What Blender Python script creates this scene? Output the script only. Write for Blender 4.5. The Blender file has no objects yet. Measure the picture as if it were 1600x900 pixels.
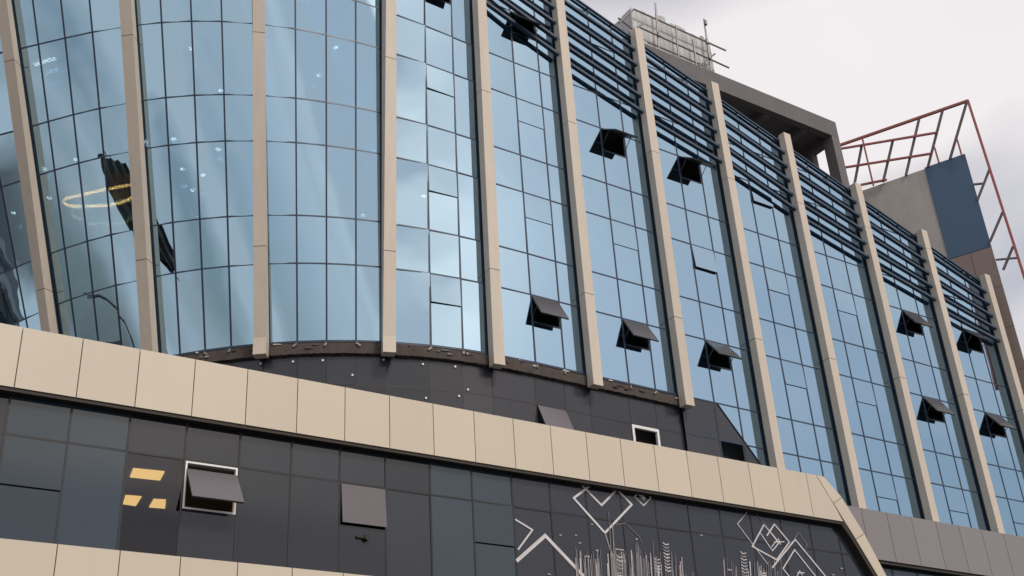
import bpy, math, random
from mathutils import Vector, Matrix
random.seed(7)
R = math.radians
scn = bpy.context.scene
col = scn.collection

# ------------------------------------------------------------------ camera
# facade frame: X runs along the flat facade (receding right), Y into the building, Z up (0 = bottom of the upper glazing)
ZO = 17.8                                     # height of that level above the street
F, YAW, PIT, ROL = 1860.28, 0.610419, 0.491904, -0.065098
CAM = Vector((-14.650, -28.656, -16.161))
fwd = Vector((math.sin(YAW)*math.cos(PIT), math.cos(YAW)*math.cos(PIT), math.sin(PIT)))
rt0 = Vector((math.cos(YAW), -math.sin(YAW), 0)); up0 = rt0.cross(fwd)
rgt = math.cos(ROL)*rt0 + math.sin(ROL)*up0
upv = -math.sin(ROL)*rt0 + math.cos(ROL)*up0
cam = bpy.data.objects.new('camera', bpy.data.cameras.new('camera'))
col.objects.link(cam)
cam.data.sensor_width = 36; cam.data.sensor_fit = 'HORIZONTAL'
cam.data.lens = F/1600*36; cam.data.clip_end = 6000; cam.data.clip_start = 0.1
m = Matrix((( rgt.x, upv.x, -fwd.x), (rgt.y, upv.y, -fwd.y), (rgt.z, upv.z, -fwd.z))).to_4x4()
m.translation = CAM + Vector((0, 0, ZO))
cam.matrix_world = m
scn.camera = cam

def at(px, py, axis, val):
    """the point of a real plane (axis = val, facade frame) that a pixel of the 1600x900 photo shows"""
    d = fwd + rgt*((px-800)/F) + upv*((450-py)/F)
    return CAM + d*((val-CAM[axis])/d[axis])

# ------------------------------------------------------------------ sky, sun, exposure
SUN_AZ, SUN_EL = R(174), R(45)               # azimuth clockwise from +Y
w = bpy.data.worlds.new('World'); scn.world = w; w.use_nodes = True
nt = w.node_tree; nt.nodes.clear()
def N(t, **k):
    n = nt.nodes.new(t)
    for a, b in k.items(): setattr(n, a, b)
    return n
sky = N('ShaderNodeTexSky', sky_type='NISHITA'); sky.sun_disc = False
sky.sun_elevation = SUN_EL; sky.sun_rotation = SUN_AZ; sky.air_density = 1.2; sky.dust_density = 5.0
tc = N('ShaderNodeTexCoord')
mp = N('ShaderNodeMapping'); mp.inputs['Location'].default_value = (2.2, 6.6, 3.1); mp.inputs['Scale'].default_value = (1, 1, 1.7)
no = N('ShaderNodeTexNoise'); no.inputs['Scale'].default_value = 2.1; no.inputs['Detail'].default_value = 3; no.inputs['Roughness'].default_value = 0.42; no.inputs['Distortion'].default_value = 0.5
rp = N('ShaderNodeValToRGB'); rp.color_ramp.elements[0].position = 0.41; rp.color_ramp.elements[1].position = 0.54
rp.color_ramp.elements[0].color = (0.22, 0.22, 0.22, 1); rp.color_ramp.elements[1].color = (1, 1, 1, 1)
no2 = N('ShaderNodeTexNoise'); no2.inputs['Scale'].default_value = 1.3; no2.inputs['Detail'].default_value = 4
rp2 = N('ShaderNodeValToRGB'); rp2.color_ramp.elements[0].position = 0.3; rp2.color_ramp.elements[1].position = 0.7
rp2.color_ramp.elements[0].color = (7.3, 7.1, 7.35, 1); rp2.color_ramp.elements[1].color = (8.0, 7.6, 7.65, 1)
mx = N('ShaderNodeMixRGB'); bg = N('ShaderNodeBackground'); ow = N('ShaderNodeOutputWorld')
bg.inputs['Strength'].default_value = 0.1
for a, b in ((tc.outputs['Generated'], mp.inputs[0]), (mp.outputs[0], no.inputs['Vector']), (no.outputs['Fac'], rp.inputs[0]),
             (mp.outputs[0], no2.inputs['Vector']), (no2.outputs['Fac'], rp2.inputs[0]), (rp.outputs[0], mx.inputs[0]),
             (sky.outputs[0], mx.inputs[1]), (rp2.outputs[0], mx.inputs[2]), (mx.outputs[0], bg.inputs[0]), (bg.outputs[0], ow.inputs[0])):
    nt.links.new(a, b)
sl = bpy.data.lights.new('sun', 'SUN'); sl.energy = 1.5; sl.angle = R(11); sl.color = (1, 0.94, 0.86)
so = bpy.data.objects.new('sun', sl); col.objects.link(so)
sv = Vector((math.sin(SUN_AZ)*math.cos(SUN_EL), math.cos(SUN_AZ)*math.cos(SUN_EL), math.sin(SUN_EL)))
so.rotation_euler = sv.to_track_quat('Z', 'Y').to_euler()
scn.view_settings.view_transform = 'Standard'; scn.view_settings.look = 'None'
scn.view_settings.exposure = 0.2; scn.view_settings.gamma = 1; scn.view_settings.use_curve_mapping = False
scn.cycles.max_bounces = 8; scn.cycles.transparent_max_bounces = 8; scn.cycles.glossy_bounces = 5
scn.cycles.use_denoising = True

# ------------------------------------------------------------------ materials
def mat(name, base, rough=0.6, metal=0.0, var=0.04, noise=0.06, nscale=1.5, bump=0.0, bscale=8.0, spec=0.5, streak=0.0):
    m = bpy.data.materials.new(name); m.use_nodes = True
    t = m.node_tree; b = t.nodes['Principled BSDF']
    b.inputs['Roughness'].default_value = rough; b.inputs['Metallic'].default_value = metal
    b.inputs['Specular IOR Level'].default_value = spec
    g = t.nodes.new('ShaderNodeNewGeometry'); oi = t.nodes.new('ShaderNodeObjectInfo')
    n1 = t.nodes.new('ShaderNodeTexNoise'); n1.inputs['Scale'].default_value = nscale; n1.inputs['Detail'].default_value = 6
    t.links.new(g.outputs['Position'], n1.inputs['Vector'])
    v = t.nodes.new('ShaderNodeMath'); v.operation = 'MULTIPLY_ADD'          # random per piece
    v.inputs[1].default_value = 2*var; v.inputs[2].default_value = 1-var-noise
    t.links.new(oi.outputs['Random'], v.inputs[0])
    a = t.nodes.new('ShaderNodeMath'); a.operation = 'MULTIPLY_ADD'; a.inputs[1].default_value = 2*noise
    t.links.new(n1.outputs['Fac'], a.inputs[0]); t.links.new(v.outputs[0], a.inputs[2])
    fac = a
    if streak:                                                              # rain streaks running down
        mpn = t.nodes.new('ShaderNodeMapping'); mpn.inputs['Scale'].default_value = (5, 5, .25)
        t.links.new(g.outputs['Position'], mpn.inputs[0])
        n3 = t.nodes.new('ShaderNodeTexNoise'); n3.inputs['Scale'].default_value = 1; n3.inputs['Detail'].default_value = 5
        t.links.new(mpn.outputs[0], n3.inputs['Vector'])
        a2 = t.nodes.new('ShaderNodeMath'); a2.operation = 'MULTIPLY_ADD'; a2.inputs[1].default_value = 2*streak
        s2 = t.nodes.new('ShaderNodeMath'); s2.operation = 'SUBTRACT'; s2.inputs[1].default_value = streak
        t.links.new(n3.outputs['Fac'], a2.inputs[0]); t.links.new(a.outputs[0], a2.inputs[2]); t.links.new(a2.outputs[0], s2.inputs[0]); fac = s2
    mx = t.nodes.new('ShaderNodeMix'); mx.data_type = 'RGBA'; mx.blend_type = 'MULTIPLY'; mx.inputs[0].default_value = 1
    mx.inputs[6].default_value = (*base, 1)
    t.links.new(fac.outputs[0], mx.inputs[7]); t.links.new(mx.outputs[2], b.inputs['Base Color'])
    if bump:
        n2 = t.nodes.new('ShaderNodeTexNoise'); n2.inputs['Scale'].default_value = bscale; n2.inputs['Detail'].default_value = 4
        t.links.new(g.outputs['Position'], n2.inputs['Vector'])
        bp = t.nodes.new('ShaderNodeBump'); bp.inputs['Strength'].default_value = bump; bp.inputs['Distance'].default_value = 0.02
        t.links.new(n2.outputs['Fac'], bp.inputs['Height']); t.links.new(bp.outputs[0], b.inputs['Normal'])
    return m

def mirror_glass(name, tint, see=0.14, rough=0.012, wave=0.045, var=0.02, lift=0.0, body=(0.55, 0.68, 0.75)):
    """coated solar glass: a tinted mirror that lets a little of the room through"""
    m = bpy.data.materials.new(name); m.use_nodes = True; t = m.node_tree; t.nodes.clear()
    o = t.nodes.new('ShaderNodeOutputMaterial'); mxs = t.nodes.new('ShaderNodeMixShader')
    gl = t.nodes.new('ShaderNodeBsdfGlossy'); tr = t.nodes.new('ShaderNodeBsdfTransparent')
    gl.inputs['Roughness'].default_value = rough; tr.inputs['Color'].default_value = (*body, 1)
    oi = t.nodes.new('ShaderNodeObjectInfo'); v = t.nodes.new('ShaderNodeMath'); v.operation = 'MULTIPLY_ADD'
    v.inputs[1].default_value = 2*var; v.inputs[2].default_value = 1-var; t.links.new(oi.outputs['Random'], v.inputs[0])
    mc = t.nodes.new('ShaderNodeMix'); mc.data_type = 'RGBA'; mc.blend_type = 'MULTIPLY'; mc.inputs[0].default_value = 1
    mc.inputs[6].default_value = (*tint, 1); t.links.new(v.outputs[0], mc.inputs[7]); t.links.new(mc.outputs[2], gl.inputs['Color'])
    g = t.nodes.new('ShaderNodeNewGeometry'); n2 = t.nodes.new('ShaderNodeTexNoise'); n2.inputs['Scale'].default_value = 0.9; n2.inputs['Detail'].default_value = 1
    t.links.new(g.outputs['Position'], n2.inputs['Vector'])
    bp = t.nodes.new('ShaderNodeBump'); bp.inputs['Strength'].default_value = wave; bp.inputs['Distance'].default_value = 0.1
    t.links.new(n2.outputs['Fac'], bp.inputs['Height']); ad = t.nodes.new('ShaderNodeVectorMath'); ad.inputs[1].default_value = (0, 0, lift)      # shading normal tipped up so the pane mirrors sky; shape unchanged
    nm = t.nodes.new('ShaderNodeVectorMath'); nm.operation = 'NORMALIZE'
    t.links.new(bp.outputs[0], ad.inputs[0]); t.links.new(ad.outputs[0], nm.inputs[0]); t.links.new(nm.outputs[0], gl.inputs['Normal'])
    mxs.inputs[0].default_value = see
    t.links.new(gl.outputs[0], mxs.inputs[1]); t.links.new(tr.outputs[0], mxs.inputs[2]); t.links.new(mxs.outputs[0], o.inputs[0])
    return m

def translucent(name, c):
    m = bpy.data.materials.new(name); m.use_nodes = True; t = m.node_tree; t.nodes.clear()
    o = t.nodes.new('ShaderNodeOutputMaterial'); a = t.nodes.new('ShaderNodeBsdfDiffuse'); b = t.nodes.new('ShaderNodeBsdfTranslucent'); x = t.nodes.new('ShaderNodeMixShader')
    a.inputs[0].default_value = b.inputs[0].default_value = (*c, 1); x.inputs[0].default_value = .6
    t.links.new(a.outputs[0], x.inputs[1]); t.links.new(b.outputs[0], x.inputs[2]); t.links.new(x.outputs[0], o.inputs[0])
    return m

def emit(name, c, s):
    m = bpy.data.materials.new(name); m.use_nodes = True; t = m.node_tree; t.nodes.clear()
    o = t.nodes.new('ShaderNodeOutputMaterial'); e = t.nodes.new('ShaderNodeEmission')
    e.inputs[0].default_value = (*c, 1); e.inputs[1].default_value = s; t.links.new(e.outputs[0], o.inputs[0])
    return m

M = dict(
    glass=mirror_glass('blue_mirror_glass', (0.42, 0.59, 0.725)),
    glass_b=mirror_glass('blue_mirror_glass_slight_flare', (0.385, 0.555, 0.68), lift=0.03),  # same glass; deeper tint stands in for the darker sky mirrored here
    glass_c=mirror_glass('blue_mirror_glass_flare', (0.37, 0.54, 0.655), lift=0.06),  # same glass again, tint deepened further to imitate its darker mirrored sky
    frame=mat('dark_navy_frame', (0.018, 0.036, 0.068), 0.4, 0.0, 0, 0.1),
    fin=mat('beige_fin_panel', (0.59, 0.51, 0.425), 0.5, 0, 0.04, 0.06, 0.8, streak=0.09),
    core=mat('fin_core', (0.035, 0.045, 0.065), 0.7),  # dark joint core; its bare foot imitates the dark mirrored strip by each fin
    fascia=mat('beige_fascia_panel', (0.605, 0.525, 0.415), 0.42, 0, 0.035, 0.04, 0.4, streak=0.025),
    joint=mat('joint_backing', (0.05, 0.045, 0.04), 0.8),
    soffit=mat('dark_soffit_trim', (0.03, 0.024, 0.018), 0.7),
    dark=mat('dark_grey_glass', (0.020, 0.024, 0.034), 0.05, 0, 0.22, 0.10, 0.6, spec=0.55),
    dark_matt=mat('dull_dark_glass', (0.036, 0.037, 0.046), 0.20, 0, 0.16, 0.15, 0.7, spec=0.45),
    dark_blue=mat('dark_blue_glass', (0.026, 0.044, 0.062), 0.06, 0, 0.10, 0.08, 0.6, spec=0.6),
    dark_mauve=mat('mauve_grey_glass', (0.13, 0.115, 0.125), 0.2, 0, 0.05, 0.05),
    mural_bg=mat('mural_film', (0.024, 0.027, 0.039), 0.10, 0, 0.08, 0.10, 0.5),
    pod_frame=mat('podium_mullion', (0.010, 0.010, 0.012), 0.5),
    grey=mat('grey_composite_panel', (0.235, 0.215, 0.22), 0.45, 0, 0.03, 0.03, streak=0.03),
    louvre=mat('navy_louvre', (0.034, 0.058, 0.098), 0.38, 0, 0.05, 0.1),
    sash_in=mat('sash_back', (0.05, 0.05, 0.055), 0.5),
    sash_glass=mat('grey_sash_glass', (0.095, 0.095, 0.105), 0.16, 0, 0.05, 0.05, spec=0.9),
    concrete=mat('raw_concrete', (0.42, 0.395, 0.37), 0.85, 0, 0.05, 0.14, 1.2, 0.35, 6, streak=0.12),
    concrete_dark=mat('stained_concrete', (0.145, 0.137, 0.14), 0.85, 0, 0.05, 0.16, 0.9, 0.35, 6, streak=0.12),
    rough=mat('unfinished_edge', (0.075, 0.060, 0.053), 0.95, 0, 0.1, 0.45, 3.5, 0.6, 14),
    interior=mat('office_interior', (0.22, 0.22, 0.23), 0.9),
    white=mat('white_paint', (0.78, 0.78, 0.77), 0.5),
    print_=mat('white_film', (0.62, 0.59, 0.60), 0.4, 0, 0.08, 0.2, 4),
    print_pink=mat('pinkish_film', (0.36, 0.31, 0.31), 0.4, 0, 0.2, 0.3, 5),
    print_grey=mat('greyish_film', (0.16, 0.155, 0.165), 0.4, 0, 0.25, 0.3, 4),
    blue_panel=mat('blue_cladding', (0.055, 0.11, 0.19), 0.5, 0, 0.03, 0.05),
    brown=mat('brown_cladding', (0.23, 0.175, 0.155), 0.6, 0, 0.04, 0.05, streak=0.05),
    red=mat('red_oxide_steel', (0.34, 0.10, 0.085), 0.55, 0, 0.1, 0.2, 5),
    steel_dark=mat('dark_brown_steel', (0.14, 0.10, 0.10), 0.55, 0, 0.1, 0.2, 5),  # dark brown steel for braces, lamp post and banner pole
    zinc=mat('scaffold_tube', (0.24, 0.23, 0.23), 0.5, 0.3, 0.15, 0.2, 5),
    sheet=mat('weathered_sheet', (0.50, 0.49, 0.49), 0.7, 0, 0.10, 0.12, 2.5, streak=0.10),
    pale_sheet=translucent('pale_infill_sheet', (0.86, 0.86, 0.88)),
    asphalt=mat('asphalt', (0.055, 0.055, 0.057), 0.9, 0, 0, 0.15, 0.4, 0.3, 40),
    lamp=emit('downlight_glow', (1.0, 0.97, 0.9), 30),
    neon=emit('warm_strip_glow', (1.0, 0.45, 0.12), 60),
    warm=emit('warm_ceiling_panel', (1.0, 0.68, 0.27), 8.0),
)

# ------------------------------------------------------------------ mesh helpers
WLOC = {}
def wl(o): return WLOC.get(o.name, Vector((0, 0, 0))) if o else Vector((0, 0, 0))
def empty(name, loc, parent=None):
    o = bpy.data.objects.new(name, None); col.objects.link(o); o.empty_display_size = 0.3
    L = Vector(loc) + Vector((0, 0, ZO)); WLOC[o.name] = L
    o.location = L - wl(parent)
    if parent: o.parent = parent
    return o
def tag(o, label=None, cat=None, group=None, kind=None):
    for k, v in (('label', label), ('category', cat), ('group', group), ('kind', kind)):
        if v: o[k] = v
    return o
class MB:
    def __init__(s): s.v, s.f, s.mi = [], [], []
    def prism(s, poly, off, slot=0, side_slot=None, back_slot=None):
        """polygon (counter-clockwise seen from outside) given depth by the vector off"""
        n = len(poly); b = len(s.v)
        s.v += [Vector(p) for p in poly] + [Vector(p)+Vector(off) for p in poly]
        s.f.append(list(range(b, b+n))); s.mi.append(slot)
        s.f.append(list(range(b+2*n-1, b+n-1, -1))); s.mi.append(slot if back_slot is None else back_slot)
        for i in range(n):
            j = (i+1) % n
            s.f.append([b+i, b+n+i, b+n+j, b+j]); s.mi.append(slot if side_slot is None else side_slot)
        return s
    def hexa(s, a, b, slot=0):
        """two matching quads a and b (lists of 4 points) joined into a box"""
        k = len(s.v); s.v += [Vector(p) for p in a] + [Vector(p) for p in b]
        for q in ((0, 3, 2, 1), (4, 5, 6, 7), (0, 1, 5, 4), (1, 2, 6, 5), (2, 3, 7, 6), (3, 0, 4, 7)):
            s.f.append([k+i for i in q]); s.mi.append(slot)
        return s
    def box(s, x0, x1, y0, y1, z0, z1, slot=0):
        return s.hexa([(x0, y0, z0), (x1, y0, z0), (x1, y1, z0), (x0, y1, z0)], [(x0, y0, z1), (x1, y0, z1), (x1, y1, z1), (x0, y1, z1)], slot)
    def bar(s, p, q, w, h=None, up=(0, 0, 1), slot=0):
        p, q = Vector(p), Vector(q); h = h or w; d = (q-p).normalized(); u = Vector(up)
        a = d.cross(u)
        if a.length < 1e-4: a = d.cross(Vector((1, 0, 0)))
        a.normalize(); c = a.cross(d).normalized(); a *= w/2; c *= h/2
        return s.hexa([p-a-c, p+a-c, p+a+c, p-a+c], [q-a-c, q+a-c, q+a+c, q-a+c], slot)
    def tube(s, p, q, r, n=8, r2=None, slot=0):
        p, q = Vector(p), Vector(q); r2 = r if r2 is None else r2; d = (q-p).normalized()
        a = d.orthogonal().normalized(); c = d.cross(a); k = len(s.v)
        for P, rr in ((p, r), (q, r2)):
            for i in range(n):
                t = 2*math.pi*i/n; s.v.append(P + a*(rr*math.cos(t)) + c*(rr*math.sin(t)))
        for i in range(n):
            j = (i+1) % n; s.f.append([k+i, k+j, k+n+j, k+n+i]); s.mi.append(slot)
        s.f.append([k+i for i in range(n-1, -1, -1)]); s.mi.append(slot)
        s.f.append([k+n+i for i in range(n)]); s.mi.append(slot)
        return s
    def build(s, name, mats, parent=None):
        me = bpy.data.meshes.new(name)
        c = sum(s.v, Vector((0, 0, 0)))/len(s.v)
        me.from_pydata([p-c for p in s.v], [], s.f)
        for mm in (mats if isinstance(mats, (list, tuple)) else [mats]): me.materials.append(mm)
        for p, i in zip(me.polygons, s.mi): p.material_index = i
        me.validate(); me.update()
        o = bpy.data.objects.new(name, me); col.objects.link(o)
        L = c + Vector((0, 0, ZO)); WLOC[o.name] = L
        o.location = L - wl(parent)
        if parent: o.parent = parent
        return o

def clip(poly, f):
    """keep the part of a 2-D polygon where f(p) <= 0 (f linear)"""
    out = []
    for i in range(len(poly)):
        p, q = poly[i], poly[(i+1) % len(poly)]; a, b = f(p), f(q)
        if a <= 0: out.append(p)
        if (a < 0 < b) or (b < 0 < a):
            t = a/(a-b); out.append((p[0]+t*(q[0]-p[0]), p[1]+t*(q[1]-p[1])))
    return out
def area(poly): return abs(sum(poly[i][0]*poly[(i+1) % len(poly)][1]-poly[(i+1) % len(poly)][0]*poly[i][1] for i in range(len(poly))))/2

# ------------------------------------------------------------------ the facade surface: flat on the right, a flaring curve on the left
CO = [[1.75415042e-05, 1.50979018e-03, -3.71338622e-03, 2.04588991e-02],
      [4.30061829e-04, -1.40334716e-03, -1.22370622e-04, -2.18619968e-03],
      [3.76028741e-05, -5.67978993e-05, 1.40229661e-05, -1.61551620e-04],
      [9.57988279e-07, -1.20086956e-06, 6.49354867e-07, -3.62740651e-06]]
def _line(s):
    t = min(s-1.5, 0); b = (t*t, t**3, t**4, t**5)
    r = [sum(b[i]*CO[i][j] for i in range(4)) for j in range(4)]
    r[1] += s+4.65
    return r
def line(s):
    if s >= -16.8: return _line(s)
    a, b = _line(-16.8), _line(-16.6)
    return [x + (x-y)/0.2*(-16.8-s) for x, y in zip(a, b)]
def S(s, z):
    """point on the glass at distance s along the facade (0 = where it turns flat) and height z"""
    l = line(s); zz = max(z, 0)
    return Vector((l[0]*zz+l[1], l[2]*zz+l[3], z))
def TN(s, z):
    t = S(s+.05, z)-S(s-.05, z); t.normalize()
    return t, Vector((t.y, -t.x, 0)).normalized()
def sx(x): return x-4.65
def on_facade(px, py):
    """(s, z) on the facade surface seen at a pixel"""
    best = None; lo, hi, zl, zh = -19.0, 28.0, -4.0, 16.0
    for k in range(5):
        for i in range(31):
            for j in range(31):
                s_ = lo+(hi-lo)*i/30; z_ = zl+(zh-zl)*j/30; d = S(s_, z_)-CAM; f = d.dot(fwd)
                e = (800+F*d.dot(rgt)/f-px)**2 + (450-F*d.dot(upv)/f-py)**2
                if best is None or e < best[0]: best = (e, s_, z_)
        ds, dz = (hi-lo)/12, (zh-zl)/12
        lo, hi, zl, zh = best[1]-ds, best[1]+ds, best[2]-dz, best[2]+dz
    return best[1], best[2]

FIN = [-19.6, -15.6, -11.6, -7.78, -3.75, -0.14] + [sx(x) for x in (8.33, 12.33, 16.32, 20.30, 24.45, 28.52, 32.62)]   # bays -1..10
MUL = {-1: (-18.75, -17.85, -16.95), 0: (-14.73, -13.79, -12.86), 1: (-10.66, -9.76, -8.86), 2: (-6.67, -5.72, -4.77), 3: (-2.30, -1.20)}
for b, x in zip(range(4, 11), ((6.14, 7.31), (10.02, 11.19), (13.91, 15.08), (17.79, 18.96), (21.76, 22.93), (26.03, 27.20), (30.17, 31.34))):
    MUL[b] = tuple(sx(v) for v in x)
RZ = {-2: -4.0, -1: -1.43, 0: 0.0, 1: 2.51, 2: 4.10, 3: 6.60, 4: 8.18, 5: 10.73, 6: 12.39, 7: 14.90, 8: 16.50, 9: 19.0}
def ztop(s): return min(19.0, 16.83-0.32*(s+4.65-9.7))
def fin_s(b): return FIN[b+1]

# ------------------------------------------------------------------ ground
g = MB(); g.prism([(-1500, -1500, -ZO), (1500, -1500, -ZO), (1500, 1500, -ZO), (-1500, 1500, -ZO)], (0, 0, -0.5))
tag(g.build('ground', M['asphalt']), kind='structure')

# ------------------------------------------------------------------ the building
B = empty('office_building', (10, 2, -ZO))
tag(B, 'curved blue mirror-glass office building with beige vertical fins over a beige and dark podium', 'building')

def planar(pts):
    if len(pts) != 4: return pts
    c = sum(pts, Vector((0, 0, 0)))/4; n = (pts[2]-pts[0]).cross(pts[3]-pts[1]).normalized()
    return [p-n*(p-c).dot(n) for p in pts]
def pane(poly, material, parent, name='pane', inset=0.0, jit=0.0009):
    pts = [S(a, z) for a, z in poly]
    sm = sum(a for a, z in poly)/len(poly); zm = sum(z for a, z in poly)/len(poly)
    t, n = TN(sm, zm)
    if len(pts) == 4: pts = planar(pts)
    ga, gb = random.uniform(-jit, jit), random.uniform(-jit, jit)
    pts = [p - n*(inset + ga*(a-sm) + gb*(z-zm)) for p, (a, z) in zip(pts, poly)]
    mb = MB(); mb.prism(pts, -n*0.016)
    return mb.build(name, material, parent)
def bent_pane(s0, s1, z0, z1, material, parent):
    """a pane of the curve, bent to the wall: smooth front, flat rim and back"""
    mb = MB(); nu, nv = 6, 4; ga, gb = random.uniform(-.0009, .0009), random.uniform(-.0009, .0009)
    P = lambda i, j, d=0.0: S(s0+(s1-s0)*i/nu, z0+(z1-z0)*j/nv) - TN(s0+(s1-s0)*i/nu, z0+(z1-z0)*j/nv)[1]*(d + ga*(i/nu-.5) + gb*(j/nv-.5)*2)
    for i in range(nu+1):
        for j in range(nv+1): mb.v.append(P(i, j))
    for i in range(nu):
        for j in range(nv):
            a = i*(nv+1)+j; mb.f.append([a, a+nv+1, a+nv+2, a+1]); mb.mi.append(0)
    nf = len(mb.f); rim = [(i, 0) for i in range(nu)] + [(nu, j) for j in range(nv)] + [(i, nv) for i in range(nu, 0, -1)] + [(0, j) for j in range(nv, 0, -1)]
    k = len(mb.v); n = len(rim); mb.v += [P(*c) for c in rim] + [P(*c, .016) for c in rim]
    for q in range(n):
        r_ = (q+1) % n; mb.f.append([k+q, k+n+q, k+n+r_, k+r_]); mb.mi.append(0)
    mb.f.append([k+n+q for q in range(n-1, -1, -1)]); mb.mi.append(0)
    o = mb.build('pane', material, parent)
    for p in list(o.data.polygons)[:nf]: p.use_smooth = True
    return o
def strip_v(mb, s, z0, z1, wd=0.055, out=0.014, back=0.06, inset=0.0, slot=0):
    zs = [z0] + ([0.0] if z0 < 0 < z1 else []) + [z1]
    for za, zb in zip(zs, zs[1:]):
        q = []
        for z in (za, zb):
            p = S(s, z); t, n = TN(s, z); p = p-n*inset
            q.append([p-t*wd/2+n*out, p+t*wd/2+n*out, p+t*wd/2-n*back, p-t*wd/2-n*back])
        mb.hexa(q[0], q[1], slot)
def strip_h(mb, s0, s1, z, ht=0.05, out=0.012, back=0.06, inset=0.0, slot=0):
    q = []
    for s in (s0, s1):
        p = S(s, z); t, n = TN(s, z); p = p-n*inset
        q.append([p+n*out-Vector((0, 0, ht/2)), p-n*back-Vector((0, 0, ht/2)), p-n*back+Vector((0, 0, ht/2)), p+n*out+Vector((0, 0, ht/2))])
    mb.hexa(q[0], q[1], slot)

SASH = {(3, 7): 30, (3, 5): 0, (3, 3): 0, (3, 1): 0.6, (4, 7): 42, (4, 5): 0.3, (4, 3): 0.3, (4, 1): 30, (5, 5): 57, (5, 3): 0.3, (5, 1): 31,
        (6, 5): 55, (6, 3): 4.5, (6, 1): 38, (7, 5): 4.5, (7, 3): 1.2, (7, 1): 1.0, (8, 3): 0.6, (8, 1): 0.5, (8, -1): 0.5,
        (9, 3): 33, (9, 1): 33, (9, -1): 0.5, (10, 3): 44, (10, 1): 36, (10, -1): 0.5}
SH = 1.05
def make_sash(s0, s1, zr, ang, parent, gl=None):
    """top-hung leaf opened by ang degrees, with the dark frame of its opening"""
    a = R(ang); t, n = TN((s0+s1)/2, zr); p0, p1 = S(s0+.03, zr-.03), S(s1-.03, zr-.03)
    d = Vector((0, 0, -math.cos(a))) + n*math.sin(a); nn = n*math.cos(a) + Vector((0, 0, math.sin(a)))
    h = SH-.06; o = 0.006 if ang < 3 else 0.02
    c = [p0+d*h+n*o, p1+d*h+n*o, p1+n*o, p0+n*o]
    mb = MB(); mb.prism(c, -nn*0.05, 0, 1, 1)
    if ang > 10:
        for p in (p0+t*.03, p1-t*.03):                                      # friction stays
            mb.bar(p-Vector((0, 0, .75))-n*.03, p+d*.55, 0.02, slot=1)
    if ang > 3:
        mb2 = MB()
        for sa, sb in ((s0, s0+.07), (s1-.07, s1)):
            mb2.prism([S(sa, zr-SH), S(sb, zr-SH), S(sb, zr), S(sa, zr)], -n*0.12)
        for za, zb in ((zr-SH, zr-SH+.07), (zr-.07, zr)):
            mb2.prism([S(s0+.07, za), S(s1-.07, za), S(s1-.07, zb), S(s0+.07, zb)], -n*0.118)
        mb2.build('sash_frame', M['frame'], parent)
    return mb.build('sash', [gl or (M['glass'] if ang < 10 else M['sash_glass']), M['sash_in']], parent)

TALL = {(0, 1), (2, 3), (4, 5), (6, 7), (-2, -1), (8, 9)}
DIAG = lambda p: (p[0]+4.65-14.03)*2.01 + (p[1]+0.02)*1.68            # > 0 right of the sloping edge in bay 6
for b in range(-1, 11):
    f0, f1 = fin_s(b), fin_s(b+1)
    cols_ = [f0, *MUL[b], f1]
    zb = 0.0 if b <= 6 else -3.9
    fr = MB()
    for s in MUL[b]:
        strip_v(fr, s, zb if b != 6 else 0.0, ztop(s))
    rows = [r for r in sorted(RZ) if RZ[r] >= zb]
    if zb < 0: rows = [-2] + [r for r in rows if r != -2]
    if b == 6: rows = [0] + [r for r in rows if r > 0]
    for r in rows:
        if r == rows[0] and b < 6: continue
        for s0, s1 in zip(cols_, cols_[1:]):
            if RZ[r] < min(ztop(s0), ztop(s1)): strip_h(fr, s0, s1, RZ[r])
            elif RZ[r] < ztop(s0): strip_h(fr, s0, (s0*4+s1)/5, RZ[r])
    frame = fr.build('curtain_wall_bay', M['frame'], B)
    for ra, rb in zip(rows, rows[1:]):
        for k, (s0, s1) in enumerate(zip(cols_, cols_[1:])):
            za, zt = max(RZ[ra], zb), RZ[rb]
            ang = SASH.get((b, rb)) if (k == 1 and (ra, rb) in TALL) else None
            if ang is not None and zt < ztop(s1):
                make_sash(s0, s1, zt, ang, frame); zt -= SH
            poly = clip([(s0, za), (s1, za), (s1, zt), (s0, zt)], lambda p: p[1]-ztop(p[0]))
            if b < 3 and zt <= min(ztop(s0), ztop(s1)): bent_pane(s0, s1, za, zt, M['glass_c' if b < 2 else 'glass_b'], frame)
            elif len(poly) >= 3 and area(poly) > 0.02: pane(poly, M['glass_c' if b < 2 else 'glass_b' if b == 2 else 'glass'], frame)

# bay 6 below its transom: dark glass left of a sloping edge, blue glass right of it
f0, f1 = fin_s(6), fin_s(7)
fr = MB(); c6 = [f0, *MUL[6], f1]
for s in MUL[6]: strip_v(fr, s, -3.9, -0.03)
for s0, s1 in zip(c6, c6[1:]): strip_h(fr, s0, s1, -1.43)
e0, e1 = S(sx(14.03), 0), S(sx(17.2), -3.80)
fr.bar(e0+Vector((0, -.008, 0)), e1+Vector((0, -.008, 0)), 0.03, 0.05, up=(0, 1, 0))
lw = fr.build('lower_curtain_wall_bay', M['frame'], B)
for za, zt in ((-3.9, -1.43), (-1.43, 0)):
    for k, (s0, s1) in enumerate(zip(c6, c6[1:])):
        q = [(s0, za), (s1, za), (s1, zt), (s0, zt)]
        if k == 1 and za < -2:                                              # dark open window
            q = [(s0, za), (s1, za), (s1, -2.5), (s0, -2.5)]
        for sg, mm in ((1, 'dark_matt'), (-1, 'glass')):
            poly = clip(q, lambda p: sg*DIAG(p))
            if len(poly) >= 3 and area(poly) > 0.02: pane(poly, M[mm], lw)
rest = clip([(sx(15.0), -2.5), (c6[2], -2.5), (c6[2], -1.43), (sx(15.0), -1.43)], DIAG)
if len(rest) >= 3: pane(rest, M['dark_matt'], lw)
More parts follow.
